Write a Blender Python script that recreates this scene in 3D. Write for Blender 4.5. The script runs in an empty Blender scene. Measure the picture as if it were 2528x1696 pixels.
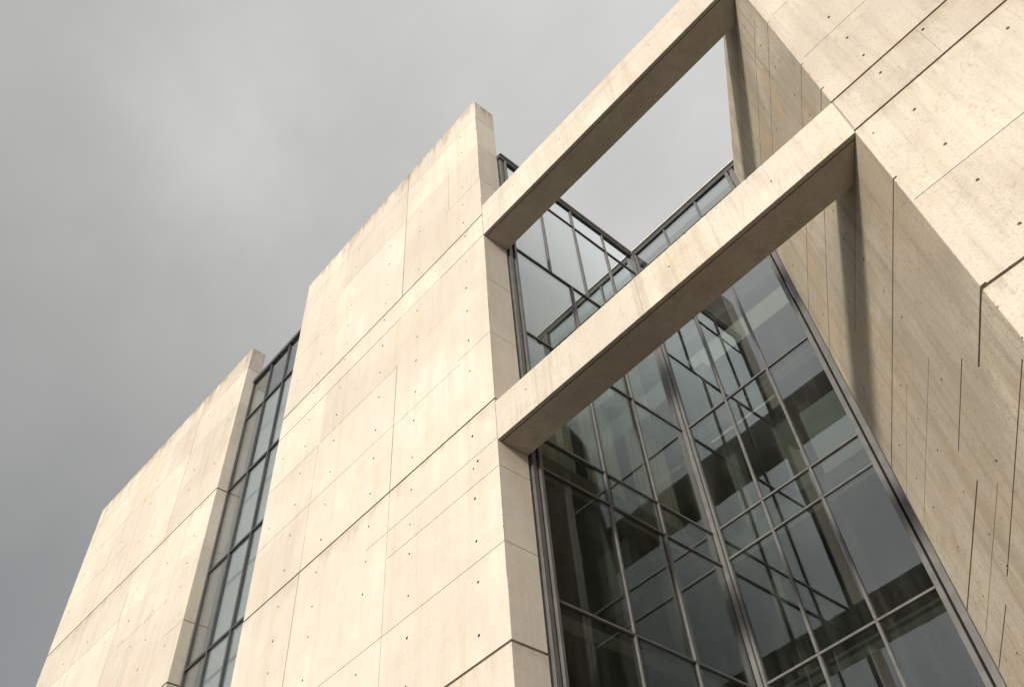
import bpy, bmesh, math, random
from mathutils import Vector, Matrix
random.seed(7)
S = 0.8          # metres per survey unit
CAMZ = 1.6       # eye height; survey heights are measured from the eye
G = -CAMZ / S    # ground level in survey units
scene = bpy.context.scene
col = scene.collection
R_ = math.radians


def V3(X, Z, H):
    return Vector((X * S, Z * S, H * S + CAMZ))


# ------------------------------------------------------------------ object helpers
def link(name, me, mat=None, parent=None):
    o = bpy.data.objects.new(name, me)
    col.objects.link(o)
    if mat:
        me.materials.append(mat)
    if parent:
        o.parent = parent
        me.transform(Matrix.Translation(-parent.location))
    return o


def tag(o, label, cat, group=None, kind=None):
    o['label'] = label
    o['category'] = cat
    if group:
        o['group'] = group
    o['kind'] = kind or 'thing'
    return o


def empty(name, loc):
    o = bpy.data.objects.new(name, None)
    o.empty_display_size = 0.3
    o.location = loc
    col.objects.link(o)
    return o


def bm_mesh(bm, name):
    me = bpy.data.meshes.new(name)
    bmesh.ops.recalc_face_normals(bm, faces=bm.faces[:])
    bm.to_mesh(me)
    bm.free()
    return me


def add_frame_box(bm, o, u, n, s0, s1, h0, h1, n0, n1):
    """box in the frame: origin o (metres, z ignored), horizontal dir u, outward normal n; all metres."""
    vs = []
    for h in (h0, h1):
        for s, d in ((s0, n0), (s1, n0), (s1, n1), (s0, n1)):
            p = o + u * s + n * d
            vs.append(bm.verts.new((p.x, p.y, h)))
    for f in ((0, 1, 2, 3), (7, 6, 5, 4), (0, 4, 5, 1), (1, 5, 6, 2), (2, 6, 7, 3), (3, 7, 4, 0)):
        bm.faces.new([vs[i] for i in f])


def add_box(bm, a, b):
    x0, y0, z0 = a
    x1, y1, z1 = b
    add_frame_box(bm, Vector((0, 0, 0)), Vector((1, 0, 0)), Vector((0, 1, 0)), x0, x1, z0, z1, y0, y1)


def prism(poly, z0, z1, bevel=0.0, seg=2):
    """closed prism over a footprint polygon [(x,y)...] in metres"""
    bm = bmesh.new()
    lo = [bm.verts.new((x, y, z0)) for x, y in poly]
    hi = [bm.verts.new((x, y, z1)) for x, y in poly]
    k = len(poly)
    bm.faces.new(lo[::-1])
    bm.faces.new(hi)
    for i in range(k):
        bm.faces.new((lo[i], lo[(i + 1) % k], hi[(i + 1) % k], hi[i]))
    bmesh.ops.recalc_face_normals(bm, faces=bm.faces[:])
    if bevel:
        bmesh.ops.bevel(bm, geom=bm.edges[:], offset=bevel, segments=seg, profile=0.5, affect='EDGES')
    return bm


class Face:
    """a vertical face of a wall: origin, horizontal axis and outward normal (survey units in, metres out)"""

    def __init__(self, X, Z, ux, uz, nx, nz):
        self.o = Vector((X * S, Z * S, 0))
        self.u = Vector((ux, uz, 0)).normalized()
        self.n = Vector((nx, nz, 0)).normalized()


def hz(h):
    return h * S + CAMZ


WID = {0: (0.006, 0.012), 1: (0.012, 0.016), 2: (0.024, 0.03), 3: (0.046, 0.06)}


def cut_h(bm, F, h, s0, s1, w):
    a, d = WID[w]
    add_frame_box(bm, F.o, F.u, F.n, s0 * S, s1 * S, hz(h) - a / 2, hz(h) + a / 2, -d, 0.05)


def cut_slant(bm, F, ha, hb, s0, s1, w):
    a, d = WID[w]
    vs = []
    for q in (-a / 2, a / 2):
        for s, n, h in ((s0, -d, ha), (s1, -d, hb), (s1, .05, hb), (s0, .05, ha)):
            p = F.o + F.u * (s * S) + F.n * n
            vs.append(bm.verts.new((p.x, p.y, hz(h) + q)))
    for f in ((0, 1, 2, 3), (7, 6, 5, 4), (0, 4, 5, 1), (1, 5, 6, 2), (2, 6, 7, 3), (3, 7, 4, 0)):
        bm.faces.new([vs[i] for i in f])


def cut_v(bm, F, s, h0, h1, w):
    a, d = WID[w]
    d *= 0.93
    add_frame_box(bm, F.o, F.u, F.n, s * S - a / 2, s * S + a / 2, hz(h0), hz(h1), -d, 0.052)


def cut_hole(bm, F, s, h, r=0.03, d=0.09):
    c = F.o + F.u * (s * S)
    k = 10
    rings = []
    for rr, dd in ((r * 0.85, -d), (r * 0.92, -0.012), (r * 1.06, 0.004)):
        ring = []
        for i in range(k):
            a = 2 * math.pi * i / k
            p = c + F.u * (rr * math.cos(a)) + F.n * dd
            ring.append(bm.verts.new((p.x, p.y, hz(h) + rr * math.sin(a))))
        rings.append(ring)
    bm.faces.new(rings[0])
    bm.faces.new(rings[-1][::-1])
    for A, B in zip(rings, rings[1:]):
        for i in range(k):
            bm.faces.new((A[i], A[(i + 1) % k], B[(i + 1) % k], B[i]))


def carve(bm, cutters, name, mat, parent=None, faces=(), plain_holes=()):
    """boolean-subtract grooves and tie holes from a body; returns ONE mesh object"""
    me = bm_mesh(bm, name)
    o = link(name, me, mat)
    tmp = []
    for cb in cutters:
        bmesh.ops.recalc_face_normals(cb, faces=cb.faces[:])
        cme = bpy.data.meshes.new('cut')
        cb.to_mesh(cme)
        cb.free()
        c = bpy.data.objects.new('cut', cme)
        col.objects.link(c)
        m = o.modifiers.new('b', 'BOOLEAN')
        m.operation = 'DIFFERENCE'
        m.solver = 'EXACT'
        m.use_self = True
        m.object = c
        tmp.append(c)
    dg = bpy.context.evaluated_depsgraph_get()
    dg.update()
    ev = o.evaluated_get(dg)
    new = bpy.data.meshes.new_from_object(ev)
    o.modifiers.clear()
    o.data = new
    new.name = name
    for c in tmp:
        bpy.data.objects.remove(c)
    if parent:
        o.parent = parent
        new.transform(Matrix.Translation(-parent.location))
    if not new.materials:
        new.materials.append(mat)
    if faces:      # joints hold dark mortar; tie holes take its colour as painted-in shade
        new.materials.append(M_mortar_hole_shade)
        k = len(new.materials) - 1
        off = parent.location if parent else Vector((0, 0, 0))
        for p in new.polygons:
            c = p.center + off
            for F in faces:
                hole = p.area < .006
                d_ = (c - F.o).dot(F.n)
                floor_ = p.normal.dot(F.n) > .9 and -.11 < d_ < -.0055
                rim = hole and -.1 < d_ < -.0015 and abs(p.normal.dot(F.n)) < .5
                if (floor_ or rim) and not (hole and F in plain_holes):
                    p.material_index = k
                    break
    return o


# ------------------------------------------------------------------ materials
def nodes(name):
    m = bpy.data.materials.new(name)
    m.use_nodes = True
    nt = m.node_tree
    nt.nodes.clear()
    return m, nt


class NT:
    def __init__(self, nt):
        self.nt = nt

    def n(self, t, **kw):
        x = self.nt.nodes.new(t)
        for k, v in kw.items():
            setattr(x, k, v)
        return x

    def l(self, a, b):
        self.nt.links.new(a, b)

    def noise(self, vec, scale, detail=4, rough=0.55, dist=0.0):
        x = self.n('ShaderNodeTexNoise')
        x.inputs['Scale'].default_value = scale
        x.inputs['Detail'].default_value = detail
        x.inputs['Roughness'].default_value = rough
        x.inputs['Distortion'].default_value = dist
        self.l(vec, x.inputs['Vector'])
        return x.outputs['Fac']

    def mapping(self, vec, scale, loc=(0, 0, 0), rot=(0, 0, 0)):
        x = self.n('ShaderNodeMapping')
        x.inputs['Scale'].default_value = scale
        x.inputs['Location'].default_value = loc
        x.inputs['Rotation'].default_value = rot
        self.l(vec, x.inputs['Vector'])
        return x.outputs[0]

    def rng(self, v, a, b, c=0.0, d=1.0, smooth=True):
        x = self.n('ShaderNodeMapRange')
        if smooth:
            x.interpolation_type = 'SMOOTHSTEP'
        for k, q in zip(('From Min', 'From Max', 'To Min', 'To Max'), (a, b, c, d)):
            x.inputs[k].default_value = q
        self.l(v, x.inputs['Value'])
        return x.outputs['Result']

    def math(self, op, a, b=None):
        x = self.n('ShaderNodeMath', operation=op)
        for i, q in enumerate((a, b)):
            if q is None:
                continue
            if isinstance(q, (int, float)):
                x.inputs[i].default_value = q
            else:
                self.l(q, x.inputs[i])
        return x.outputs[0]

    def mix(self, fac, a, b, mode='MIX'):
        x = self.n('ShaderNodeMix', data_type='RGBA', blend_type=mode)
        x.clamp_factor = True
        for i, q in ((0, fac), (6, a), (7, b)):
            if isinstance(q, (int, float)):
                x.inputs[i].default_value = q
            elif isinstance(q, tuple):
                x.inputs[i].default_value = (*q, 1)
            else:
                self.l(q, x.inputs[i])
        return x.outputs[2]


def concrete(name, base, warm=0.5, streak=0.5, grit=0.5, pits=0.5, cloud=0.5, drip=None, seed=0.0, pours=(), bays=()):
    """board-cast concrete: mottling, vertical streaks, grit, bug holes, ochre stain; drip=(z_top, length) adds run-off dirt"""
    m, nt = nodes(name)
    N = NT(nt)
    tc = N.n('ShaderNodeTexCoord').outputs['Object']
    v = N.mapping(tc, (1, 1, 1), loc=(seed * 3.1, seed * 1.7, seed))
    big = N.noise(v, 0.33, 5, 0.6, 0.4)
    mid = N.noise(v, 1.9, 5, 0.62, 0.6)
    st = N.noise(N.mapping(v, (3.2, 3.2, 0.16), rot=(0, 0, 0)), 1.0, 5, 0.6)
    st2 = N.noise(N.mapping(v, (11, 11, 0.55)), 1.0, 4, 0.6)
    gr = N.noise(v, 34, 3, 0.7)
    gr2 = N.noise(v, 90, 2, 0.6)
    c = N.mix(N.rng(big, 0.36, 0.64), tuple(x * (1 - 0.16 * cloud) for x in base), tuple(min(0.9, x * (1 + 0.12 * cloud)) for x in base))
    # ochre / pinkish casts in large patches
    wn = N.noise(N.mapping(v, (0.8, 0.8, 0.45), loc=(11, 5, 3)), 1.0, 4, 0.6, 0.8)
    c = N.mix(N.math('MULTIPLY', N.rng(wn, 0.47, 0.66), 0.5 * warm), c, (base[0] * 0.98, base[1] * 0.83, base[2] * 0.62))
    pn = N.noise(N.mapping(v, (0.6, 0.6, 0.35), loc=(-7, 2, 9)), 1.0, 3, 0.6, 0.6)
    c = N.mix(N.math('MULTIPLY', N.rng(pn, 0.5, 0.68), 0.4), c, (base[0] * 0.93, base[1] * 0.88, base[2] * 0.90))
    # streaks
    c = N.mix(N.math('MULTIPLY', N.rng(st, 0.47, 0.68), 0.6 * streak), c, (base[0] * 0.62, base[1] * 0.58, base[2] * 0.52))
    c = N.mix(N.math('MULTIPLY', N.rng(st2, 0.5, 0.68), 0.45 * streak), c, (base[0] * 0.6, base[1] * 0.57, base[2] * 0.52))
    c = N.mix(N.math('MULTIPLY', N.rng(mid, 0.5, 0.72), 0.42 * streak + 0.1), c, (base[0] * 0.72, base[1] * 0.68, base[2] * 0.62))
    # grit
    gm = N.math('MULTIPLY', N.rng(gr, 0.45, 0.66), 0.5 * grit)
    c = N.mix(gm, c, (base[0] * 0.6, base[1] * 0.57, base[2] * 0.52))
    sp = N.noise(v, 15, 4, 0.7, 0.3)
    c = N.mix(N.math('MULTIPLY', N.math('MULTIPLY', N.rng(sp, 0.54, 0.66), N.rng(mid, 0.36, 0.6, 0.25, 1.0)), 0.55 * pits), c, (base[0] * 0.5, base[1] * 0.47, base[2] * 0.42))
    gm2 = N.math('MULTIPLY', N.rng(gr2, 0.45, 0.65), 0.35 * grit)
    c = N.mix(gm2, c, (base[0] * 0.6, base[1] * 0.57, base[2] * 0.52))
    # bug holes: sparse small dark pits, clustered
    vo = N.n('ShaderNodeTexVoronoi', feature='F1')
    vo.inputs['Scale'].default_value = 6.5
    N.l(v, vo.inputs['Vector'])
    pm = N.rng(vo.outputs['Distance'], 0.035, 0.085, 1.0, 0.0)
    pm = N.math('MULTIPLY', pm, N.rng(mid, 0.44, 0.56))
    c = N.mix(N.math('MULTIPLY', pm, 0.75 * pits), c, (base[0] * 0.28, base[1] * 0.26, base[2] * 0.23))
    # fine scratches / scrapes of darker dirt
    sc = N.noise(N.mapping(v, (5, 5, 1.2), rot=(0, 0.5, 0.3)), 1.6, 8, 0.75, 1.5)
    c = N.mix(N.math('MULTIPLY', N.rng(sc, 0.57, 0.68), 0.5 * pits), c, (base[0] * 0.5, base[1] * 0.47, base[2] * 0.43))
    sep = N.n('ShaderNodeSeparateXYZ')
    N.l(tc, sep.inputs[0])
    if pours:      # every pour of concrete dried to its own tone
        idx = 0.37 + seed
        for k, z in enumerate(pours):
            idx = N.math('ADD', N.math('MULTIPLY', N.math('GREATER_THAN', sep.outputs['Z'], z), 1.7 + 0.61 * k), idx)
        for k, x in enumerate(bays):
            idx = N.math('ADD', N.math('MULTIPLY', N.math('GREATER_THAN', sep.outputs['X'], x), 3.3 + 1.37 * k), idx)
        wn_ = N.n('ShaderNodeTexWhiteNoise', noise_dimensions='1D')
        N.l(idx, wn_.inputs['W'])
        tone = N.rng(wn_.outputs['Value'], 0, 1, 0.90, 1.05, smooth=False)
        cmb = N.n('ShaderNodeCombineColor')
        for q, e in zip(cmb.inputs[:3], (0.0, 0.0, 0.0)):
            N.l(tone, q)
        c = N.mix(1.0, c, cmb.outputs[0], 'MULTIPLY')
    for zt_, ln, amt in (drip or ()):
        dn = N.noise(N.mapping(v, (3.4, 3.4, 0.2), loc=(zt_, 0, 0)), 1.0, 6, 0.75)
        dd = N.math('SUBTRACT', zt_, sep.outputs['Z'])
        reach = N.math('MULTIPLY', N.rng(dn, 0.40, 0.66), ln)
        q = N.math('DIVIDE', dd, N.math('ADD', reach, 0.015))
        mask = N.math('MULTIPLY', N.rng(q, 0.0, 1.0, 1.0, 0.0), N.math('GREATER_THAN', dd, -0.004))
        mask = N.math('MULTIPLY', mask, N.rng(mid, 0.36, 0.6, 0.35, 1.0))
        c = N.mix(N.math('MULTIPLY', mask, amt), c, (base[0] * 0.40, base[1] * 0.34, base[2] * 0.27))
    b = N.n('ShaderNodeBsdfPrincipled')
    b.inputs['Roughness'].default_value = 0.88
    b.inputs['Specular IOR Level'].default_value = 0.25
    N.l(c, b.inputs['Base Color'])
    bp = N.n('ShaderNodeBump')
    bp.inputs['Strength'].default_value = 0.35
    bp.inputs['Distance'].default_value = 0.02
    hgt = N.math('ADD', N.math('MULTIPLY', gr, 0.35), N.math('SUBTRACT', N.math('MULTIPLY', mid, 0.7), N.math('MULTIPLY', pm, 0.5)))
    N.l(hgt, bp.inputs['Height'])
    N.l(bp.outputs[0], b.inputs['Normal'])
    o = N.n('ShaderNodeOutputMaterial')
    N.l(b.outputs[0], o.inputs[0])
    return m


def plain(name, base, rough=0.6, metal=0.0, var=0.12, scale=6.0, emit=None, stretch=(1, 1, 1)):
    m, nt = nodes(name)
    N = NT(nt)
    tc = N.n('ShaderNodeTexCoord').outputs['Object']
    f = N.noise(N.mapping(tc, stretch), scale, 5, 0.6)
    c = N.mix(N.rng(f, 0.3, 0.7), tuple(x * (1 - var) for x in base), tuple(min(1, x * (1 + var)) for x in base))
    b = N.n('ShaderNodeBsdfPrincipled')
    b.inputs['Roughness'].default_value = rough
    b.inputs['Metallic'].default_value = metal
    N.l(c, b.inputs['Base Color'])
    r = N.rng(N.noise(tc, scale * 2.3, 4), 0.3, 0.7, rough * 0.85, min(1, rough * 1.15))
    N.l(r, b.inputs['Roughness'])
    if emit:
        b.inputs['Emission Color'].default_value = (*emit[0], 1)
        b.inputs['Emission Strength'].default_value = emit[1]
    o = N.n('ShaderNodeOutputMaterial')
    N.l(b.outputs[0], o.inputs[0])
    return m


def glass(name, tint, f0=0.10, power=4.0, gain=2.9):
    """tinted reflective glazing; Schlick reflectance that is symmetric on both faces of the pane"""
    m, nt = nodes(name)
    N = NT(nt)
    lw = N.n('ShaderNodeLayerWeight')
    lw.inputs['Blend'].default_value = 0.5
    tc = N.n('ShaderNodeTexCoord').outputs['Object']
    wav = N.noise(tc, 0.8, 2, 0.5)
    bp = N.n('ShaderNodeBump')
    bp.inputs['Strength'].default_value = 0.04
    bp.inputs['Distance'].default_value = 0.03
    N.l(wav, bp.inputs['Height'])
    F = N.math('MINIMUM', N.math('ADD', f0, N.math('MULTIPLY', N.math('POWER', lw.outputs['Facing'], power), gain)), 0.86)
    # thin film of dust keeps the panes from being perfectly clean
    dust = N.rng(N.noise(N.mapping(tc, (2.5, 2.5, 0.4)), 1.0, 5, 0.65), 0.35, 0.75, 0.004, 0.045)
    t = N.n('ShaderNodeBsdfTransparent')
    t.inputs['Color'].default_value = (*tint, 1)
    g = N.n('ShaderNodeBsdfGlossy')
    g.inputs['Roughness'].default_value = 0.0
    g.inputs['Color'].default_value = (0.93, 0.97, 0.98, 1)
    N.l(bp.outputs[0], g.inputs['Normal'])
    d = N.n('ShaderNodeBsdfDiffuse')
    d.inputs['Color'].default_value = (0.33, 0.34, 0.31, 1)
    mx0 = N.n('ShaderNodeMixShader')
    N.l(dust, mx0.inputs[0])
    N.l(t.outputs[0], mx0.inputs[1])
    N.l(d.outputs[0], mx0.inputs[2])
    mx = N.n('ShaderNodeMixShader')
    N.l(F, mx.inputs[0])
    N.l(mx0.outputs[0], mx.inputs[1])
    N.l(g.outputs[0], mx.inputs[2])
    o = N.n('ShaderNodeOutputMaterial')
    N.l(mx.outputs[0], o.inputs[0])
    return m


BASE = (0.56, 0.506, 0.437)
TOP_T = hz(31.6)
LW_ = 14.4
M_mid = concrete('concrete_pale', BASE, warm=0.45, streak=0.28, grit=0.35, pits=0.4, cloud=0.45, seed=1, pours=[hz(q) for q in (2.5, 8.74, 15.08, 19.9, 22.2, 23.34, 28.05)], bays=((-19.0 + 16.325) * S, (-14.83 + 16.325) * S), drip=((hz(15.06), .7, .3), (hz(8.72), .5, .35), (hz(23.32), .5, .25)))
M_midtop = concrete('concrete_pale_parapet', BASE, warm=0.5, streak=0.35, grit=0.4, pits=0.45, cloud=0.4, drip=((TOP_T + 0.01, 1.2, .75),), bays=(((-18.93) + 16.325) * S, ((-14.8) + 16.325) * S), pours=(0,), seed=1)
M_left = concrete('concrete_pale_streaked', (0.55, 0.496, 0.427), warm=0.45, streak=0.4, grit=0.4, pits=0.5, cloud=0.5, seed=4, pours=[hz(q) for q in (15.43, 20.95, 23.34, 28.1)], bays=((7.2 - 6.3) * S, (7.2 - 4.0) * S), drip=((hz(23.32), .7, .35), (hz(15.4), .6, .3)))
M_lefttop = concrete('concrete_pale_streaked_parapet', (0.55, 0.496, 0.427), warm=0.6, streak=0.5, grit=0.4, pits=0.6, cloud=0.5, drip=((TOP_T + 0.05, 1.5, .72),), bays=(((LW_ / 2) - 4.0) * S,), pours=(0,), seed=4)
M_right = concrete('concrete_rough_cast', (0.52, 0.468, 0.396), warm=0.4, streak=0.5, grit=0.6, pits=0.85, cloud=0.7, seed=8, pours=[hz(q) for q in (8.99, 11.3, 13.77, 14.97, 19.29)], drip=((hz(14.95), .5, .25), (hz(13.75), .9, .3), (hz(8.97), .5, .3)))
M_splay = concrete('concrete_board_cast', (0.56, 0.492, 0.395), warm=1.0, streak=1.0, grit=0.85, pits=1.15, cloud=1.3, seed=21)
M_beam1 = concrete('concrete_beam_upper', BASE, warm=0.6, streak=0.5, grit=0.5, pits=0.6, cloud=0.7, drip=((hz(23.83), 0.9, .85), (hz(23.0), .7, .35)), seed=12)
M_beam2 = concrete('concrete_beam_lower', (0.55, 0.496, 0.427), warm=0.65, streak=0.65, grit=0.55, pits=0.7, cloud=0.8, drip=((hz(14.95), 1.0, .95), (hz(14.5), .6, .4)), seed=15)
M_metal = plain('anodised_frame', (0.115, 0.112, 0.105), rough=0.45, metal=0.25, var=0.15, scale=3)
M_metal_dark = plain('dark_frame', (0.055, 0.056, 0.056), rough=0.45, metal=0.3, var=0.15, scale=3)
M_cop = plain('coping_metal', (0.55, 0.52, 0.47), rough=0.5, metal=0.2, var=0.1, scale=3)
M_glass = glass('tinted_glass', (0.53, 0.565, 0.54), f0=0.085, power=4.0, gain=5.2)
M_glass_side = glass('tinted_glass_side', (0.74, 0.765, 0.715), f0=0.05, power=7.0, gain=11.0)
M_glass_strip = glass('blue_glass', (0.80, 0.82, 0.81), f0=0.08, power=3.0, gain=0.9)
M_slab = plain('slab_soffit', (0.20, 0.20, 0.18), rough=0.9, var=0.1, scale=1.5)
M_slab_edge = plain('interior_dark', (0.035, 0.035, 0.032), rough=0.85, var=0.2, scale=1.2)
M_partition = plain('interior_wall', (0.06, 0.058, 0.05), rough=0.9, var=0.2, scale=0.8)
M_column = plain('column_plaster', (0.36, 0.355, 0.31), rough=0.85, var=0.08, scale=1.5)
M_curtain = plain('curtain_fabric', (0.62, 0.61, 0.53), rough=0.95, var=0.18, scale=2.0, stretch=(6, 6, 0.3))
M_blind = plain('blind_fabric', (0.62, 0.64, 0.64), rough=0.95, var=0.06, scale=1.5)
M_lamp = plain('lamp_diffuser', (0.6, 0.6, 0.5), rough=0.7, var=0.03, emit=((1.0, 0.96, 0.80), 0.42))
M_bar = plain('pale_rail', (0.55, 0.55, 0.48), rough=0.6, var=0.05)
M_fix = plain('black_fixture', (0.012, 0.012, 0.012), rough=0.3, var=0.1)

M_mortar_hole_shade = plain('joint_mortar_hole_shade', (0.20, 0.165, 0.125), rough=0.95, var=0.2, scale=4)

# ------------------------------------------------------------------ ground
def ground_mat():
    m, nt = nodes('plaza_paving')
    N = NT(nt)
    tc = N.n('ShaderNodeTexCoord').outputs['Object']
    br = N.n('ShaderNodeTexBrick')
    br.inputs['Scale'].default_value = 1.0
    br.inputs['Brick Width'].default_value = 1.2
    br.inputs['Row Height'].default_value = 0.6
    br.inputs['Mortar Size'].default_value = 0.008
    br.inputs['Color1'].default_value = (0.042, 0.038, 0.032, 1)
    br.inputs['Color2'].default_value = (0.034, 0.031, 0.026, 1)
    br.inputs['Mortar'].default_value = (0.05, 0.046, 0.04, 1)
    N.l(tc, br.inputs['Vector'])
    c = N.mix(N.math('MULTIPLY', N.rng(N.noise(tc, 0.7, 6, 0.6), 0.35, 0.75), 0.4), br.outputs['Color'], (0.033, 0.03, 0.025))
    b = N.n('ShaderNodeBsdfPrincipled')
    b.inputs['Roughness'].default_value = 0.85
    N.l(c, b.inputs['Base Color'])
    o = N.n('ShaderNodeOutputMaterial')
    N.l(b.outputs[0], o.inputs[0])
    return m


bm = bmesh.new()
q = 1500
bm.faces.new([bm.verts.new(p) for p in ((-q, -q, 0), (q, -q, 0), (q, q, 0), (-q, q, 0))])
g = link('ground', bm_mesh(bm, 'ground'), ground_mat())
g['kind'] = 'structure'

def chips(bm, a, b, n, r0, r1):
    """small broken-out bits along the arris from a to b (metres)"""
    for i in range(n):
        p = a.lerp(b, random.random())
        r = r0 + (r1 - r0) * random.random() ** 2.5
        m = Matrix.Translation(p) @ Matrix.Rotation(random.uniform(0, 6.3), 4, Vector((random.random() - .5, random.random() - .5, random.random()))) @ Matrix.Diagonal((r * random.uniform(.7, 2.2), r * random.uniform(.6, 1), r * random.uniform(.6, 1.4), 1))
        bmesh.ops.create_icosphere(bm, subdivisions=1, radius=1, matrix=m)


# ------------------------------------------------------------------ middle tower
XT, XL = -10.65, -22.0
TH = 0.92
TOPH, PARH = 31.6, 30.2
MIDJ = [('h', 15.08, XL, XT, 3), ('h', 8.74, XL, XT, 3), ('h', 17.48, -22.1, -14.87, 1), ('h', 17.42, -14.83, -11.87, 1),
        ('h', 10.95, -17.56, XT, 1), ('h', 12.98, -14.8, XT, 1), ('h', 13.8, -15.75, XT, 1),
        ('v', -14.86, 15.1, 19.96, 2), ('v', -14.85, 8.78, 15.05, 1), ('v', -19.05, 8.8, 15.06, 2), ('v', -19.04, 15.12, 19.87, 1),
        ('h', 23.34, XL, XT, 3), ('h', 22.22, -22.1, -14.79, 2), ('h', 22.2, -12.75, XT, 2), ('h', 22.21, -14.7, -12.8, 1),
        ('v', -14.8, 23.36, PARH, 2), ('v', -18.93, 23.4, 27.09, 1), ('h', 28.05, -18.84, -14.72, 1), ('h', 25.62, -12.47, XT, 1),
        ('h', 17.6, -12.0, XT, 1), ('h', 19.85, -21.95, -19.06, 1), ('h', 19.9, -18.95, -14.87, 1), ('h', 11.0, -22.1, -19.1, 1),
        ('h', 26.5, -22.1, -18.95, 1), ('v', -12.3, 25.7, 28.6, 1), ('h', 6.4, XL, XT, 1), ('h', 4.2, XL, XT, 1), ('h', 2.5, XL, XT, 3), ('h', 0.3, XL, XT, 1),
        ('v', -14.85, 2.55, 8.7, 2), ('v', -19.05, 2.55, 8.7, 1)]
MIDH = []
for xc in (-11.53, -13.9, -15.75, -18.1, -19.95):
    for k, h in enumerate((29.87, 28.66, 27.47, 26.2, 25.06, 23.98, 23.1, 21.75, 20.45, 19.3, 18.02, 16.86, 15.61, 14.5, 13.48, 12.58, 11.46, 10.48, 9.3, 7.9, 6.9, 5.8, 4.7, 3.6)):
        if random.random() < 0.06:
            continue
        MIDH.append((xc + random.uniform(-.03, .03), h + random.uniform(-.05, .05)))
MIDH += [(-11.37, 13.6), (-21.4, 24.9), (-21.45, 18.1), (-21.4, 21.0)]

root = empty('concrete_tower', V3((XL + XT) / 2, 10 + TH / 2, G))
tag(root, 'broad pale concrete blade wall in the middle, lit warm, carrying both beams', 'concrete tower', 'pale concrete blade walls')
Ff = Face(0, 10, 1, 0, 0, -1)
Fs = Face(XT, 0, 0, 1, 1, 0)
c1 = bmesh.new()
c2 = bmesh.new()
c3 = bmesh.new()
for k, a, b, d, w in MIDJ:
    if k == 'h':
        e0 = b - .1 if b <= XL + .01 else b
        e1 = d + .1 if d >= XT - .01 else d
        cut_h(c1, Ff, a, e0, e1, w)
    else:
        cut_v(c2, Ff, a, b, d, w)
for h, w in ((8.74, 3), (10.95, 1), (12.98, 1), (17.6, 1), (25.62, 1), (28.05, 1), (20.0, 1), (2.5, 3), (6.4, 1)):
    cut_h(c1, Fs, h, 10.05, 10 + TH + .1, w)
for x, h in MIDH:
    cut_hole(c3, Ff, x, h, r=random.uniform(.022, .031))
poly = [(XL * S, 10 * S), (XT * S, 10 * S), (XT * S, (10 + TH) * S), (XL * S, (10 + TH) * S)]
c4 = bmesh.new()
chips(c4, V3(XT, 10, 7), V3(XT, 10, PARH), 40, .008, .03)
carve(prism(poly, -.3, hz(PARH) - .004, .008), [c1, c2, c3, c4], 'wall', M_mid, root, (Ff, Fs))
c1 = bmesh.new()
cut_v(c1, Ff, -14.8, PARH - 1, TOPH + 1, 2)
cut_v(c1, Ff, -18.93, PARH - 1, TOPH + 1, 2)
c4 = bmesh.new()
chips(c4, V3(XL, 10, TOPH), V3(XT, 10, TOPH), 34, .008, .06)
chips(c4, V3(XT, 10, TOPH), V3(XT, 10 + TH, TOPH), 5, .012, .04)
carve(prism(poly, hz(PARH) + .004, hz(TOPH), .014), [c1, c4], 'parapet', M_midtop, root)

# ------------------------------------------------------------------ left tower (turned a degree)
LXR, LXL, LTH = -26.65, -41.0, 0.66
yaw = math.atan2(0.22, 14.1)
ux, uz = math.cos(yaw), math.sin(yaw)


def LP(x, d):      # x measured along the face from its right edge (negative = left), d = depth behind face; survey units
    return ((LXR + x * ux - d * uz), (10 + x * uz + d * ux))


LW = 14.4
root = empty('concrete_tower', V3(*LP(-LW / 2, LTH / 2), G))
tag(root, 'pale concrete blade wall farthest left, against the sky, beside the narrow glazed strip', 'concrete tower', 'pale concrete blade walls')
Fl = Face(LXR, 10, ux, uz, uz, -ux)
sx, sz = LP(0, 0)
Fls = Face(sx, sz, -uz, ux, ux, uz)
LJ = [('h', 23.34, -LW, 0, 3), ('h', 28.1, -LW, -3.9, 1), ('v', -4.0, 23.4, 30.3, 2), ('v', -6.3, 15.6, 22.2, 2), ('h', 17.65, -1.2, 0, 1),
      ('h', 20.95, -12.3, -6.35, 1), ('h', 15.43, -LW, 0, 3), ('h', 25.85, -LW, -8.4, 1), ('h', 25.74, -3.9, -2.0, 1), ('h', 18.1, -LW, -8.5, 1), ('v', -10.6, 15.5, 18.1, 1),
      ('h', 19.4, -5.6, -1.8, 1), ('h', 10, -LW, 0, 1), ('h', 7.5, -LW, 0, 3)]
LH = [(-27.35, 28.53), (-27.25, 27.47), (-27.56, 25.23), (-29.61, 26.33), (-29.75, 29.68), (-29.54, 25.2), (-33.73, 25.15), (-32.3, 24.58), (-27.63, 21.68), (-29.58, 21.6),
      (-27.67, 19.48), (-27.62, 20.46), (-31.97, 21.8), (-29.59, 19.54), (-31.92, 19.5), (-31.86, 20.31), (-29.56, 18.36), (-30.87, 18.75), (-27.67, 17.2), (-33.81, 20.4),
      (-35.98, 21.5), (-29.5, 17.2), (-38.1, 22.8), (-38.2, 21.6), (-40.2, 21.6), (-38.21, 26.1), (-40.1, 27.1), (-40.3, 25.2), (-33.8, 27.3), (-33.9, 28.7), (-36.1, 25.4), (-36.1, 26.6), (-31.95, 17.2), (-34, 18.0)]
c1 = bmesh.new()
c2 = bmesh.new()
c3 = bmesh.new()
for k, a, b, d, w in LJ:
    if k == 'h':
        cut_h(c1, Fl, a, b - (.1 if b <= -LW else 0), d + (.1 if d >= 0 else 0), w)
    else:
        cut_v(c2, Fl, a, b, d, w)
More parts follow.
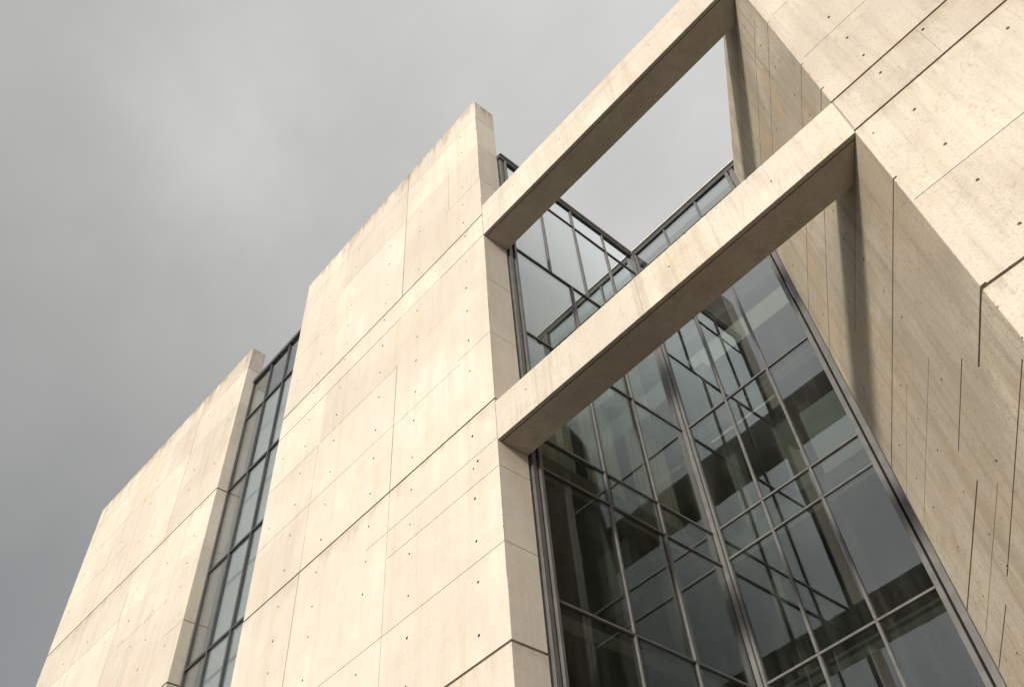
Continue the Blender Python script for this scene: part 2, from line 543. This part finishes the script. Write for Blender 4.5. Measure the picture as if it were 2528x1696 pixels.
for h, w in ((23.34, 3), (17.65, 2), (15.43, 3), (20.6, 1), (26.8, 1)):
    cut_h(c1, Fls, h, 0.04, LTH + .1, w)
for x, h in LH:
    cut_hole(c3, Fl, (x - LXR) * 1.0, h, r=random.uniform(.026, .036))
lpoly = [(x * S, z * S) for x, z in (LP(-LW, 0), LP(0, 0), LP(0, LTH), LP(-LW, LTH))]
LPAR = 30.3
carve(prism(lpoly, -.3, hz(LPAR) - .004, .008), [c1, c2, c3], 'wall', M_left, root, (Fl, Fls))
c1 = bmesh.new()
cut_v(c1, Fl, -4.0, LPAR - 1, TOPH + 1, 2)
c4 = bmesh.new()
chips(c4, V3(*LP(-LW, 0), TOPH + .05), V3(*LP(0, 0), TOPH + .05), 34, .01, .07)
carve(prism(lpoly, hz(LPAR) + .004, hz(TOPH + .05), .02), [c1, c4], 'parapet', M_lefttop, root)

# ------------------------------------------------------------------ right mass with its splayed reveal
XR = -0.65
ang = R_(35.7)
dx, dz = -math.sin(ang), math.cos(ang)
SE = 6.72
RTOP = 23.87
rp = [(XR, 10), (13, 10), (13, 26), (-5.2, 26), (-5.38, 18.1), (XR + dx * SE, 10 + dz * SE)]
root = empty('concrete_wall', V3(2, 16, G))
tag(root, 'massive rough concrete wall on the right with a shaded splayed reveal', 'concrete wall')
Fr = Face(0, 10, 1, 0, 0, -1)
Fp = Face(XR, 10, dx, dz, -dz, dx)
c1 = bmesh.new()
c2 = bmesh.new()
c3 = bmesh.new()
for h, a, b, w in ((14.97, XR - .1, 13.2, 3), (13.77, XR - .1, 13.2, 3), (11.3, -.6, 13.2, 1), (8.99, XR - .1, 13.2, 3), (16.92, -.5, 13.2, 1), (19.29, -.47, 13.2, 1), (21.6, XR, 13.2, 2), (6.5, XR, 13.2, 1), (3, XR, 13.2, 3)):
    cut_h(c1, Fr, h, a, b, w)
for x, a, b, w in ((XR + .02, 13.83, 14.92, 1), (1.26, 13.85, 14.9, 0), (4.3, 9, 13.7, 2), (4.3, 15, 21, 2)):
    cut_v(c2, Fr, x, a, b, w)
WID[4] = (0.034, 0.045)
SPL = [(22.2, 22.45, 1.3, 6.9, 2), (20.39, 20.47, .4, 6.9, 2), (19.17, 19.3, -.1, 6.9, 2), (16.77, 16.79, -.1, 1.6, 2), (15.55, 15.55, -.1, .7, 4), (13.68, 13.52, 1.0, 4.7, 2), (12.03, 11.35, -.1, 6.9, 4),
       (15.45, 15.06, 2.2, 6.9, 2), (16.7, 16.6, 2.2, 6.9, 2), (9.03, 8.78, -.1, 1.36, 3), (10.27, 9.8, 2.5, 6.9, 1), (9.26, 9.0, 1.6, 3.5, 2), (8.36, 8.02, 3.45, 6.8, 4), (7.83, 7.2, .3, 4.4, 2),
       (7.08, 6.9, 5.0, 6.7, 2), (7.85, 7.4, 2.9, 6.5, 1), (5.6, 5.2, -.1, 6.9, 3), (4, 3.8, -.1, 6.9, 2), (1, 1, -.1, 6.9, 2), (11.0, 10.6, 3.9, 6.9, 1)]
for ha, hb_, a, b, w in SPL:
    cut_slant(c1, Fp, ha, hb_, a, b, w)
RH = [(.36, 17.44), (.34, 16.33), (.33, 15.45), (.33, 14.62), (.31, 13.1), (.28, 11.88), (.26, 10.76), (.26, 9.54), (2.15, 13.15), (1.33, 14.76), (2.26, 11.9), (2.2, 10.7), (2.2, 15.5), (2.2, 16.4), (-.43, 13.35), (.3, 8.3), (.3, 7.2), (2.2, 17.5), (.36, 18.7), (.36, 19.9)]
for x, h in RH:
    cut_hole(c3, Fr, x, h, r=.027 if x > 0 else .016, d=.03)
SPH = [(.92, 21.33), (.82, 19.84), (.87, 18.69), (.93, 17.27), (2.53, 21.8), (2.53, 20.82), (2.52, 19.86), (.93, 16.26), (2.58, 18.8), (4.36, 20.89), (5.66, 22.55), (2.55, 14.11), (2.77, 14.24), (2.52, 13.16), (2.55, 12.17), (4.21, 13.93), (2.52, 11.36), (5.9, 15.5), (6.12, 17.87), (2.46, 14.85), (5.9, 12.94), (4.14, 11.24), (2.58, 9.78), (5.8, 11.88), (4.22, 10.43), (5.69, 11.09), (4.19, 9.64), (2.54, 7.97), (4.16, 8.68), (5.74, 10.28), (5.7, 9.55), (4.14, 7.8), (5.61, 8.59), (4.2, 7.24), (5.68, 7.65), (5.62, 6.58)]
for x, h in SPH:
    cut_hole(c3, Fp, x, h, r=random.uniform(.02, .03))
c4 = bmesh.new()
chips(c4, V3(XR, 10, 6), V3(XR, 10, 22), 45, .005, .018)
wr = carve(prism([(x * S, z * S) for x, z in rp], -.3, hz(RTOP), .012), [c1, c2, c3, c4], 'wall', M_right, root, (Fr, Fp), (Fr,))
wr.data.materials.append(M_splay)
for p in wr.data.polygons:                      # the reveal is cast against rough boards
    if p.normal.dot(Fp.n) > .95 and p.material_index == 0:
        p.material_index = 2

# ------------------------------------------------------------------ beams
def splay_x(Z):
    return XR + dx / dz * (Z - 10)


def beam(h0, h1, depth, mat, label, joints, tie):
    o_ = empty('concrete_beam', V3((XT + XR) / 2, 10 + depth / 2, h0))
    tag(o_, label, 'concrete beam', 'horizontal concrete beams')
    f = -0.004 / S
    poly = [((XT + .003) * S, (10 + f) * S), ((XR - .003) * S, (10 + f) * S), ((splay_x(10 + depth) - .004) * S, (10 + depth) * S), ((XT + .003) * S, (10 + depth) * S)]
    b = prism(poly, hz(h0), hz(h1), .01)
    ca = bmesh.new()
    cb = bmesh.new()
    # drip groove in the soffit
    add_box(ca, (XT * S - .1, 10 * S + .075, hz(h0) - .05), (XR * S + .1, 10 * S + .1, hz(h0) + .03))
    if h0 > 20:
        cut_h(ca, Face(0, 10 + f, 1, 0, 0, -1), 23.4, XT + .3, XR - 1.5, 0)
    for x, w in joints:
        cut_v(cb, Face(0, 10 + f, 1, 0, 0, -1), x, h0 - .2, h1 + .2, w)
    for x, h in tie:
        cut_hole(cb, Face(0, 10 + f, 1, 0, 0, -1), x, h, r=.018)
    cc = bmesh.new()
    chips(cc, V3(XT + .2, 10, h0), V3(XR - .2, 10, h0), 18, .006, .02)
    chips(cc, V3(XT + .2, 10, h1), V3(XR - .2, 10, h1), 26, .008, .03)
    carve(b, [ca, cb, cc], 'beam_body', mat, o_)


beam(22.19, 23.83, 0.94, M_beam1, 'upper horizontal concrete beam crossing open sky between the middle wall and the right mass', [(-9.85, 0)], [(-9.2, 23.2), (-7.1, 23.1), (-3.4, 23.2)])
beam(13.72, 14.95, 0.92, M_beam2, 'lower horizontal concrete beam crossing in front of the glazing, with water stains on its face', [(-6.0, 0), (-3.9, 0), (-2.4, 0)], [(-9.6, 14.5), (-5.1, 14.4), (-2.4, 14.3)])

# ------------------------------------------------------------------ curtain walls
def member(name, F, s0, s1, h0, h1, n0, n1, mat, root, bev=.006):
    b = bmesh.new()
    add_frame_box(b, F.o, F.u, F.n, s0, s1, h0, h1, n0, n1)
    bmesh.ops.recalc_face_normals(b, faces=b.faces[:])
    bmesh.ops.bevel(b, geom=b.edges[:], offset=bev, segments=1, affect='EDGES')
    return link(name, bm_mesh(b, name), mat, root)


def pane(F, s0, s1, h0, h1, root, mat):
    b = bmesh.new()
    t = [random.uniform(-.006, .006) for _ in range(3)]
    pts = []
    for n in (-.012, .012):
        for s, h, k in ((s0, h0, t[0]), (s1, h0, t[0] + t[1]), (s1, h1, t[1] + t[2]), (s0, h1, t[2])):
            p = F.o + F.u * s + F.n * (n + k)
            pts.append(b.verts.new((p.x, p.y, h)))
    for f in ((0, 1, 2, 3), (7, 6, 5, 4), (0, 4, 5, 1), (1, 5, 6, 2), (2, 6, 7, 3), (3, 7, 4, 0)):
        b.faces.new([pts[i] for i in f])
    return link('glass_pane', bm_mesh(b, 'glass_pane'), mat, root)


def curtain(F, root, rows, mw=.062, tw=.05, mp=.05, tp=.045, gmat=None, mmat=None, tmat=None):
    """rows: list of (h_top, h_bottom, [verticals]); verticals include both ends. Transom on every row boundary."""
    for i, (ht, hb, vs) in enumerate(rows):
        zt, zb_ = hz(ht), hz(hb)
        for k in range(len(vs) - 1):
            a, b = vs[k] * S, vs[k + 1] * S
            pane(F, a + (.0 if k == 0 else mw * .4), b - (.0 if k == len(vs) - 2 else mw * .4), zb_ + tw * .4, zt - tw * .4, root, gmat or M_glass)
        for v in vs[1:-1]:
            member('mullion', F, v * S - mw / 2, v * S + mw / 2, zb_ + tw / 2 + .002, zt - tw / 2 - .002, -.06, mp, mmat or M_metal, root)
        member('transom', F, vs[0] * S, vs[-1] * S, zb_ - tw / 2, zb_ + tw / 2, -.06, tp, tmat or M_metal, root)


# left return: faces +X
XG, ZB = -10.62, 18.0
Fg = Face(XG, 0, 0, 1, 1, 0)
root = empty('curtain_wall', V3(XG, 14.4, G))
tag(root, 'recess side wall of tall staggered glass panes, next to the broad concrete blade', 'glazed wall', 'framed glass walls')
J = 11.26
E_ = 17.86
LROWS = [(28.05, 26.9, [J, 12.8, 14.5, 16.2, E_]), (26.9, 22.57, [J, 12.8, 14.5, 16.2, E_]), (22.57, 18.48, [J, 13.7, 15.62, E_]), (18.48, 14.55, [J, 13.6, 15.6, E_]),
         (14.55, 13.5, [J, 13.58, 15.6, E_]), (13.5, 10.0, [J, 13.56, 15.58, E_]), (10.0, 6.0, [J, 13.56, 15.58, E_]), (6.0, 2.0, [J, 13.56, 15.58, E_]), (2.0, G + .1, [J, 13.56, 15.58, E_])]
curtain(Fg, root, LROWS, gmat=M_glass_side)
hb, ht = 0.02, hz(28.05)
member('roof_rail', Fg, (10 + TH) * S + .01, 17.97 * S, ht - .02, ht + .16, -.1, .07, M_metal_dark, root)
member('coping', Fg, (10 + TH) * S + .005, 17.9 * S, ht + .163, ht + .205, -.14, .12, M_cop, root)
member('jamb', Fg, 10.99 * S, 11.13 * S, hb, ht - .03, -.06, .03, M_metal, root)
member('jamb', Fg, 11.165 * S, J * S, hb, ht - .03, -.06, .08, M_metal, root)
member('jamb_seal', Fg, (10 + TH) * S + .003, 10.985 * S, hb, ht - .03, -.12, -.03, M_metal_dark, root)

# back wall: faces -Z
Fb = Face(0, ZB, 1, 0, 0, -1)
root = empty('curtain_wall', V3(-7.6, ZB, G))
tag(root, 'recess rear wall of large glass panes, beside the shaded splayed concrete', 'glazed wall', 'framed glass walls')
bl, br = -10.5, -5.68
VS = [bl, -8.86, -7.23, br]
BROWS = [(28.05, 26.9, VS), (26.9, 22.75, VS), (22.75, 18.52, VS), (18.52, 14.62, VS), (14.62, 13.62, VS), (13.62, 10.1, VS), (10.1, 6.05, VS), (6.05, 2.0, VS), (2.0, G + .1, VS)]
curtain(Fb, root, BROWS)
member('roof_rail', Fb, -10.55 * S, -5.0 * S, ht - .02, ht + .16, -.1, .07, M_metal_dark, root)
member('coping', Fb, -10.48 * S, -5.0 * S, ht + .163, ht + .205, -.14, .12, M_cop, root)
member('jamb', Fb, br * S + .002, (br + .14) * S, hb, ht - .03, -.06, .08, M_metal, root)
member('jamb', Fb, (br + .185) * S, (br + .36) * S, hb, ht - .03, -.06, .05, M_metal, root)
member('corner_post', Fb, -10.6 * S, -10.46 * S, hb, ht - .03, -.08, .12, M_metal, root)
member('corner_post', Fb, -10.455 * S, -10.375 * S, hb, ht - .03, -.05, .07, M_metal, root)

# narrow strip between the towers
ZS = 10.5
Fz = Face(0, ZS, 1, 0, 0, -1)
root = empty('curtain_wall', V3(-24.4, ZS, G))
tag(root, 'narrow tall bluish glazed strip with dark frames between the two concrete blade walls', 'glazed wall', 'framed glass walls')
SV = [-26.68, -25.18, -23.75, -22.3, -20.9]
lev = [29.55, 27.25, 23.4, 19.66, 15.95, 12.2, 8.4, 4.6, G + .1]
curtain(Fz, root, [(lev[i], lev[i + 1], SV) for i in range(len(lev) - 1)], mw=.055, tw=.08, mp=.06, tp=.05, gmat=M_glass_strip, mmat=M_metal_dark, tmat=M_metal_dark)
zt = hz(29.55)
member('roof_rail', Fz, -26.75 * S, -22.05 * S, zt - .02, zt + .16, -.1, .09, M_metal_dark, root)
member('jamb', Fz, -26.66 * S, -26.6 * S, hb, zt - .03, -.05, .06, M_metal_dark, root)

# ------------------------------------------------------------------ interior behind the glass
def slab(h0, h1, label):
    pts = [(-22.0, 11.3), (-11.0, 11.3), (-11.0, 18.4), (-3.5 if False else -5.6, 18.4), (-5.6, 25), (-22.0, 25)]
    b = prism([(x * S, z * S) for x, z in pts], hz(h0), hz(h1), 0)
    o = link('floor_slab', bm_mesh(b, 'floor_slab'), M_slab)
    tag(o, label, 'floor slab', 'floor slabs behind the glass')
    return o


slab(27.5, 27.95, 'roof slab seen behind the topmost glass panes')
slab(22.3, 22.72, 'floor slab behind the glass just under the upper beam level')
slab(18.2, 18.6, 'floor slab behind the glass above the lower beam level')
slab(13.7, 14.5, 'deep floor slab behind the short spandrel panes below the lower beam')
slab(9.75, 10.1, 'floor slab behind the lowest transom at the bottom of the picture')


def wallbox(name, X0, X1, Z0, Z1, h0, h1, mat, label, cat, group=None):
    b = prism([(X0 * S, Z0 * S), (X1 * S, Z0 * S), (X1 * S, Z1 * S), (X0 * S, Z1 * S)], hz(h0), hz(h1), .004, 1)
    o = link(name, bm_mesh(b, name), mat)
    tag(o, label, cat, group)
    return o


# solid core that closes the building behind
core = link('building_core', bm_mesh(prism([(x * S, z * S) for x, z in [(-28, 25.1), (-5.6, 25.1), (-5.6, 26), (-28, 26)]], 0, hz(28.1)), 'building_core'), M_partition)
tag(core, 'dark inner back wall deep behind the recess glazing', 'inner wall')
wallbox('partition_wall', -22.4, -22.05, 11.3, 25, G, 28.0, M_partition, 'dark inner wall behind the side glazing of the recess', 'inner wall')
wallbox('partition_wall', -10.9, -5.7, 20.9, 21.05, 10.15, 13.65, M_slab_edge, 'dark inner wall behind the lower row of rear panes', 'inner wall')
wallbox('partition_wall', -8.6, -5.7, 21.4, 21.55, 14.55, 18.15, M_partition, 'dark inner wall behind the rear panes just above the spandrel row', 'inner wall')
# strip interior: blinds
wallbox('window_blind', -27.4, -20.5, 11.2, 11.24, 8, 29.3, M_blind, 'flat pale blind drawn behind the narrow glazed strip', 'blind')
wallbox('roof_panel', -26.7, -22.0, 10.64, 13.0, 29.3, 29.5, M_slab_edge, 'thin dark roof edge topping the narrow glazed strip', 'roof')

# pale columns
def column(X, Z, w, h0, h1, label):
    root = empty('column', V3(X, Z, h0))
    tag(root, label, 'column', 'pale columns behind the glass')
    b = prism([((X - w) * S, (Z - w) * S), ((X + w) * S, (Z - w) * S), ((X + w) * S, (Z + w) * S), ((X - w) * S, (Z + w) * S)], hz(h0), hz(h1), .02)
    link('shaft', bm_mesh(b, 'shaft'), M_column, root)
    b = prism([((X - w - .05) * S, (Z - w - .05) * S), ((X + w + .05) * S, (Z - w - .05) * S), ((X + w + .05) * S, (Z + w + .05) * S), ((X - w - .05) * S, (Z + w + .05) * S)], hz(h0) - .001, hz(h0) + .15, .01)
    link('base', bm_mesh(b, 'base'), M_slab_edge, root)


column(-10.1, 19.6, .2, 10.1, 13.7, 'pale square column behind the rear glazing corner, lower storey')
column(-10.1, 19.6, .2, 14.5, 18.2, 'pale square column behind the rear glazing corner, storey above the spandrel panes')
column(-10.1, 19.6, .2, 18.6, 22.3, 'pale square column behind the rear glazing corner, storey crossed by the bright ceiling strip')
column(-11.7, 16.9, .2, 10.1, 13.7, 'pale square column behind the side glazing, lower storey')


M_wood = plain('brown_cladding', (0.16, 0.115, 0.075), rough=0.7, var=0.25, scale=1.5, stretch=(6, 6, 0.3))


def clad(X, Z, w, h0, h1, mat, label, base=True):
    column(X, Z, w, h0, h1, label)
    r = [o for o in col.objects if o.name.startswith('shaft')]
    max(r, key=lambda o: o.name).data.materials[0] = mat


wallbox('sky_reflection_panel', -7.15, -5.75, 18.6, 19.1, 14.5, 16.9, M_blind, 'pale added panel imitating a sky reflection, behind the rightmost rear pane above the spandrel row', 'reflection panel')  # added pale panel, imitates sky reflected in this pane
clad(-7.45, 19.2, .17, 10.1, 13.7, M_wood, 'brown clad column behind the lower rear panes')
clad(-7.2, 19.6, .2, 14.5, 18.2, M_wood, 'brown clad column behind the rear panes above the spandrel row')
column(-8.2, 19.8, .3, 14.5, 18.2, 'stout pale column beside the brown one, above the rear spandrel panes')


# curtains with real folds (parallel to the side glazing)
def curtain_cloth(z0, z1, h0, h1, X, label, amp=.05, wl=.16):
    b = bmesh.new()
    n = int((z1 - z0) * S / wl * 8)
    fr, bk = [], []
    for i in range(n + 1):
        t = i / n
        y = (z0 + (z1 - z0) * t) * S
        ph = 2 * math.pi * i / 8 + 1.3 * math.sin(i * .11) + .6 * math.sin(i * .37)
        x = X * S + amp * math.sin(ph) * (0.7 + .3 * math.sin(i * .23))
        fr.append((b.verts.new((x, y, hz(h0))), b.verts.new((x, y, hz(h1)))))
        bk.append((b.verts.new((x - .012, y, hz(h0))), b.verts.new((x - .012, y, hz(h1)))))
    for i in range(n):
        b.faces.new((fr[i][0], fr[i + 1][0], fr[i + 1][1], fr[i][1]))
        b.faces.new((bk[i][1], bk[i + 1][1], bk[i + 1][0], bk[i][0]))
        b.faces.new((fr[i][1], fr[i + 1][1], bk[i + 1][1], bk[i][1]))
        b.faces.new((bk[i][0], bk[i + 1][0], fr[i + 1][0], fr[i][0]))
    b.faces.new((fr[0][0], fr[0][1], bk[0][1], bk[0][0]))
    b.faces.new((fr[n][0], bk[n][0], bk[n][1], fr[n][1]))
    me = bm_mesh(b, 'curtain')
    for p in me.polygons:
        p.use_smooth = True
    o = link('curtain', me, M_curtain)
    tag(o, label, 'curtain', 'curtains behind the side glazing')


curtain_cloth(11.4, 13.3, 14.5, 18.2, -11.25, 'pale pleated curtain behind the side glazing, nearest the middle tower and above the spandrel row')
curtain_cloth(13.7, 15.1, 14.5, 18.2, -11.25, 'pale pleated curtain behind the second side pane, above the spandrel row')
curtain_cloth(15.7, 17.5, 14.5, 18.2, -11.25, 'pale pleated curtain behind the side pane nearest the rear corner')
curtain_cloth(11.5, 17.4, 18.6, 22.3, -11.3, 'long pale pleated curtain behind the side panes between the two beams')
curtain_cloth(11.5, 17.4, 22.7, 27.55, -11.3, 'tall pale pleated curtain behind the topmost side panes')


# lamps and rails
def lamp(X0, X1, Z0, Z1, h, label, t=.1, em=True):
    root = empty('ceiling_light', V3((X0 + X1) / 2, (Z0 + Z1) / 2, h))
    tag(root, label, 'ceiling light', 'ceiling lights behind the rear glazing')
    b = prism([(X0 * S, Z0 * S), (X1 * S, Z0 * S), (X1 * S, Z1 * S), (X0 * S, Z1 * S)], hz(h) - t, hz(h) - .002, .006, 1)
    link('housing', bm_mesh(b, 'housing'), M_bar, root)
    b = prism([(X0 * S + .03, Z0 * S + .03), (X1 * S - .03, Z0 * S + .03), (X1 * S - .03, Z1 * S - .03), (X0 * S + .03, Z1 * S - .03)], hz(h) - t - .012, hz(h) - t - .002)
    link('diffuser', bm_mesh(b, 'diffuser'), M_lamp, root)


lamp(-10.3, -5.7, 18.9, 19.75, 22.3, 'wide bright ceiling strip behind the rear panes under the lower beam')
lamp(-10.2, -7.6, 18.62, 18.75, 18.2, 'thin linear ceiling lamp behind the rear panes, lower than the wide strip', t=.05)


def fixture():
    root = empty('ceiling_speaker', V3(-6.2, 20.86, 11.35))
    tag(root, 'small round black fixture on the dark inner wall, lower right rear pane', 'fixture')
    c = V3(-6.2, 20.88, 11.35)
    for nm, r, d0, d1 in (('housing', .2, 0, -.06), ('bulb', .06, -.062, -.1)):
        b = bmesh.new()
        bmesh.ops.create_cone(b, cap_ends=True, segments=28, radius1=r, radius2=r * .75, depth=abs(d1 - d0), matrix=Matrix.Translation(c + Vector((0, (d0 + d1) / 2, 0))) @ Matrix.Rotation(R_(90), 4, 'X'))
        link(nm, bm_mesh(b, nm), M_fix if nm == 'housing' else M_bar, root)


fixture()

# ------------------------------------------------------------------ sky and sun
sun_dir = Vector((0.22, -1.0, 0.31)).normalized()   # towards the sun
elev = math.asin(sun_dir.z)
w = bpy.data.worlds.new('World')
scene.world = w
w.use_nodes = True
nt = w.node_tree
nt.nodes.clear()
N = NT(nt)
tc = N.n('ShaderNodeTexCoord').outputs['Generated']
sk = N.n('ShaderNodeTexSky', sky_type='NISHITA')
sk.sun_disc = False
sk.sun_elevation = elev
sk.sun_rotation = math.atan2(sun_dir.x, sun_dir.y)
sep = N.n('ShaderNodeSeparateXYZ')
N.l(tc, sep.inputs[0])
n1 = N.noise(N.mapping(tc, (1.0, 1.1, 1.0), rot=(0.3, 0.2, 0.7)), 2.0, 5, 0.5, 0.2)
n2 = N.noise(N.mapping(tc, (1.0, 1.2, 1.1), rot=(0.1, 0.5, 0.4), loc=(3, 1, 2)), 4.5, 6, 0.55, 0.2)
b0 = N.math('ADD', N.math('MULTIPLY', sep.outputs['X'], 0.378), 0.585)
b0 = N.math('ADD', b0, N.math('MULTIPLY', N.math('SUBTRACT', n1, 0.5), 0.17))
b0 = N.math('ADD', b0, N.math('MULTIPLY', N.math('SUBTRACT', n2, 0.5), 0.06))
def lobe(d, p, k):
    vm = N.n('ShaderNodeVectorMath', operation='DOT_PRODUCT')
    nv = N.n('ShaderNodeVectorMath', operation='NORMALIZE')
    N.l(tc, nv.inputs[0])
    N.l(nv.outputs[0], vm.inputs[0])
    vm.inputs[1].default_value = Vector(d).normalized()
    return N.math('MULTIPLY', N.math('POWER', N.math('MAXIMUM', vm.outputs['Value'], 0), p), k)


for d_, p_, k_ in (((-.468, .029, .883), 120, .03), ((-.493, .092, .865), 160, .035), ((-.506, .146, .85), 160, .04), ((-.282, .46, .84), 14, .045)):   # thinner patches of cloud
    b0 = N.math('ADD', b0, N.math('MULTIPLY', lobe(d_, p_, k_), N.rng(n2, 0.3, 0.65, 0.6, 1.2)))
lum = N.math('MULTIPLY', N.rng(b0, 0.20, 0.70, 0.238, 0.785, smooth=False), N.rng(sep.outputs['Y'], -0.75, -0.1, 1.75, 1.0))
tint = N.mix(N.rng(lum, 0.22, 0.42), (0.97, 0.99, 1.0), (1.0, 0.99, 0.968))
cl = N.n('ShaderNodeVectorMath', operation='SCALE')
N.l(tint, cl.inputs[0])
N.l(lum, cl.inputs['Scale'])
nis = N.n('ShaderNodeVectorMath', operation='SCALE')
N.l(sk.outputs[0], nis.inputs[0])
nis.inputs['Scale'].default_value = 0.06
sky = N.mix(0.93, nis.outputs[0], cl.outputs[0])
bg = N.n('ShaderNodeBackground')
bg.inputs['Strength'].default_value = 1.0
N.l(sky, bg.inputs['Color'])
o = N.n('ShaderNodeOutputWorld')
N.l(bg.outputs[0], o.inputs[0])

sd = bpy.data.lights.new('sun', 'SUN')
sd.energy = 4.2
sd.angle = R_(8)
sd.color = (1.0, 0.93, 0.82)
so = bpy.data.objects.new('sun', sd)
so.rotation_euler = sun_dir.to_track_quat('Z', 'Y').to_euler()
so.location = (5, -20, 20)
col.objects.link(so)

# ------------------------------------------------------------------ camera
cam = bpy.data.cameras.new('camera')
co = bpy.data.objects.new('camera', cam)
col.objects.link(co)
cx = Vector((0.6764938488301098, 0.7291679502425192, -0.10329652866455803))
cy = -Vector((-0.6180645826437944, 0.48586782620029323, -0.6180037436332844))
cz = -Vector((-0.4004400631510003, 0.48191965699950956, 0.7793594806128286))
cz.normalize()
cx = (cx - cz * cx.dot(cz)).normalized()
cy = cz.cross(cx)
co.matrix_world = Matrix(((cx.x, cy.x, cz.x, 0), (cx.y, cy.y, cz.y, 0), (cx.z, cy.z, cz.z, CAMZ), (0, 0, 0, 1)))
cam.sensor_fit = 'HORIZONTAL'
cam.sensor_width = 36
cam.lens = 2144.309 * 36 / 2528
cam.shift_x = -(1372.897 - 1264) / 2528
cam.shift_y = (764.168 - 848) / 2528
cam.clip_start = 0.05
cam.clip_end = 4000
scene.camera = co

scene.view_settings.view_transform = 'Standard'
scene.view_settings.look = 'None'
scene.view_settings.exposure = 0.15
scene.view_settings.gamma = 1
scene.cycles.max_bounces = 10
scene.cycles.transparent_max_bounces = 24
scene.cycles.use_denoising = True
scene.cycles.denoiser = 'OPENIMAGEDENOISE'
scene.cycles.denoising_input_passes = 'RGB_ALBEDO_NORMAL'
scene.cycles.denoising_prefilter = 'ACCURATE'
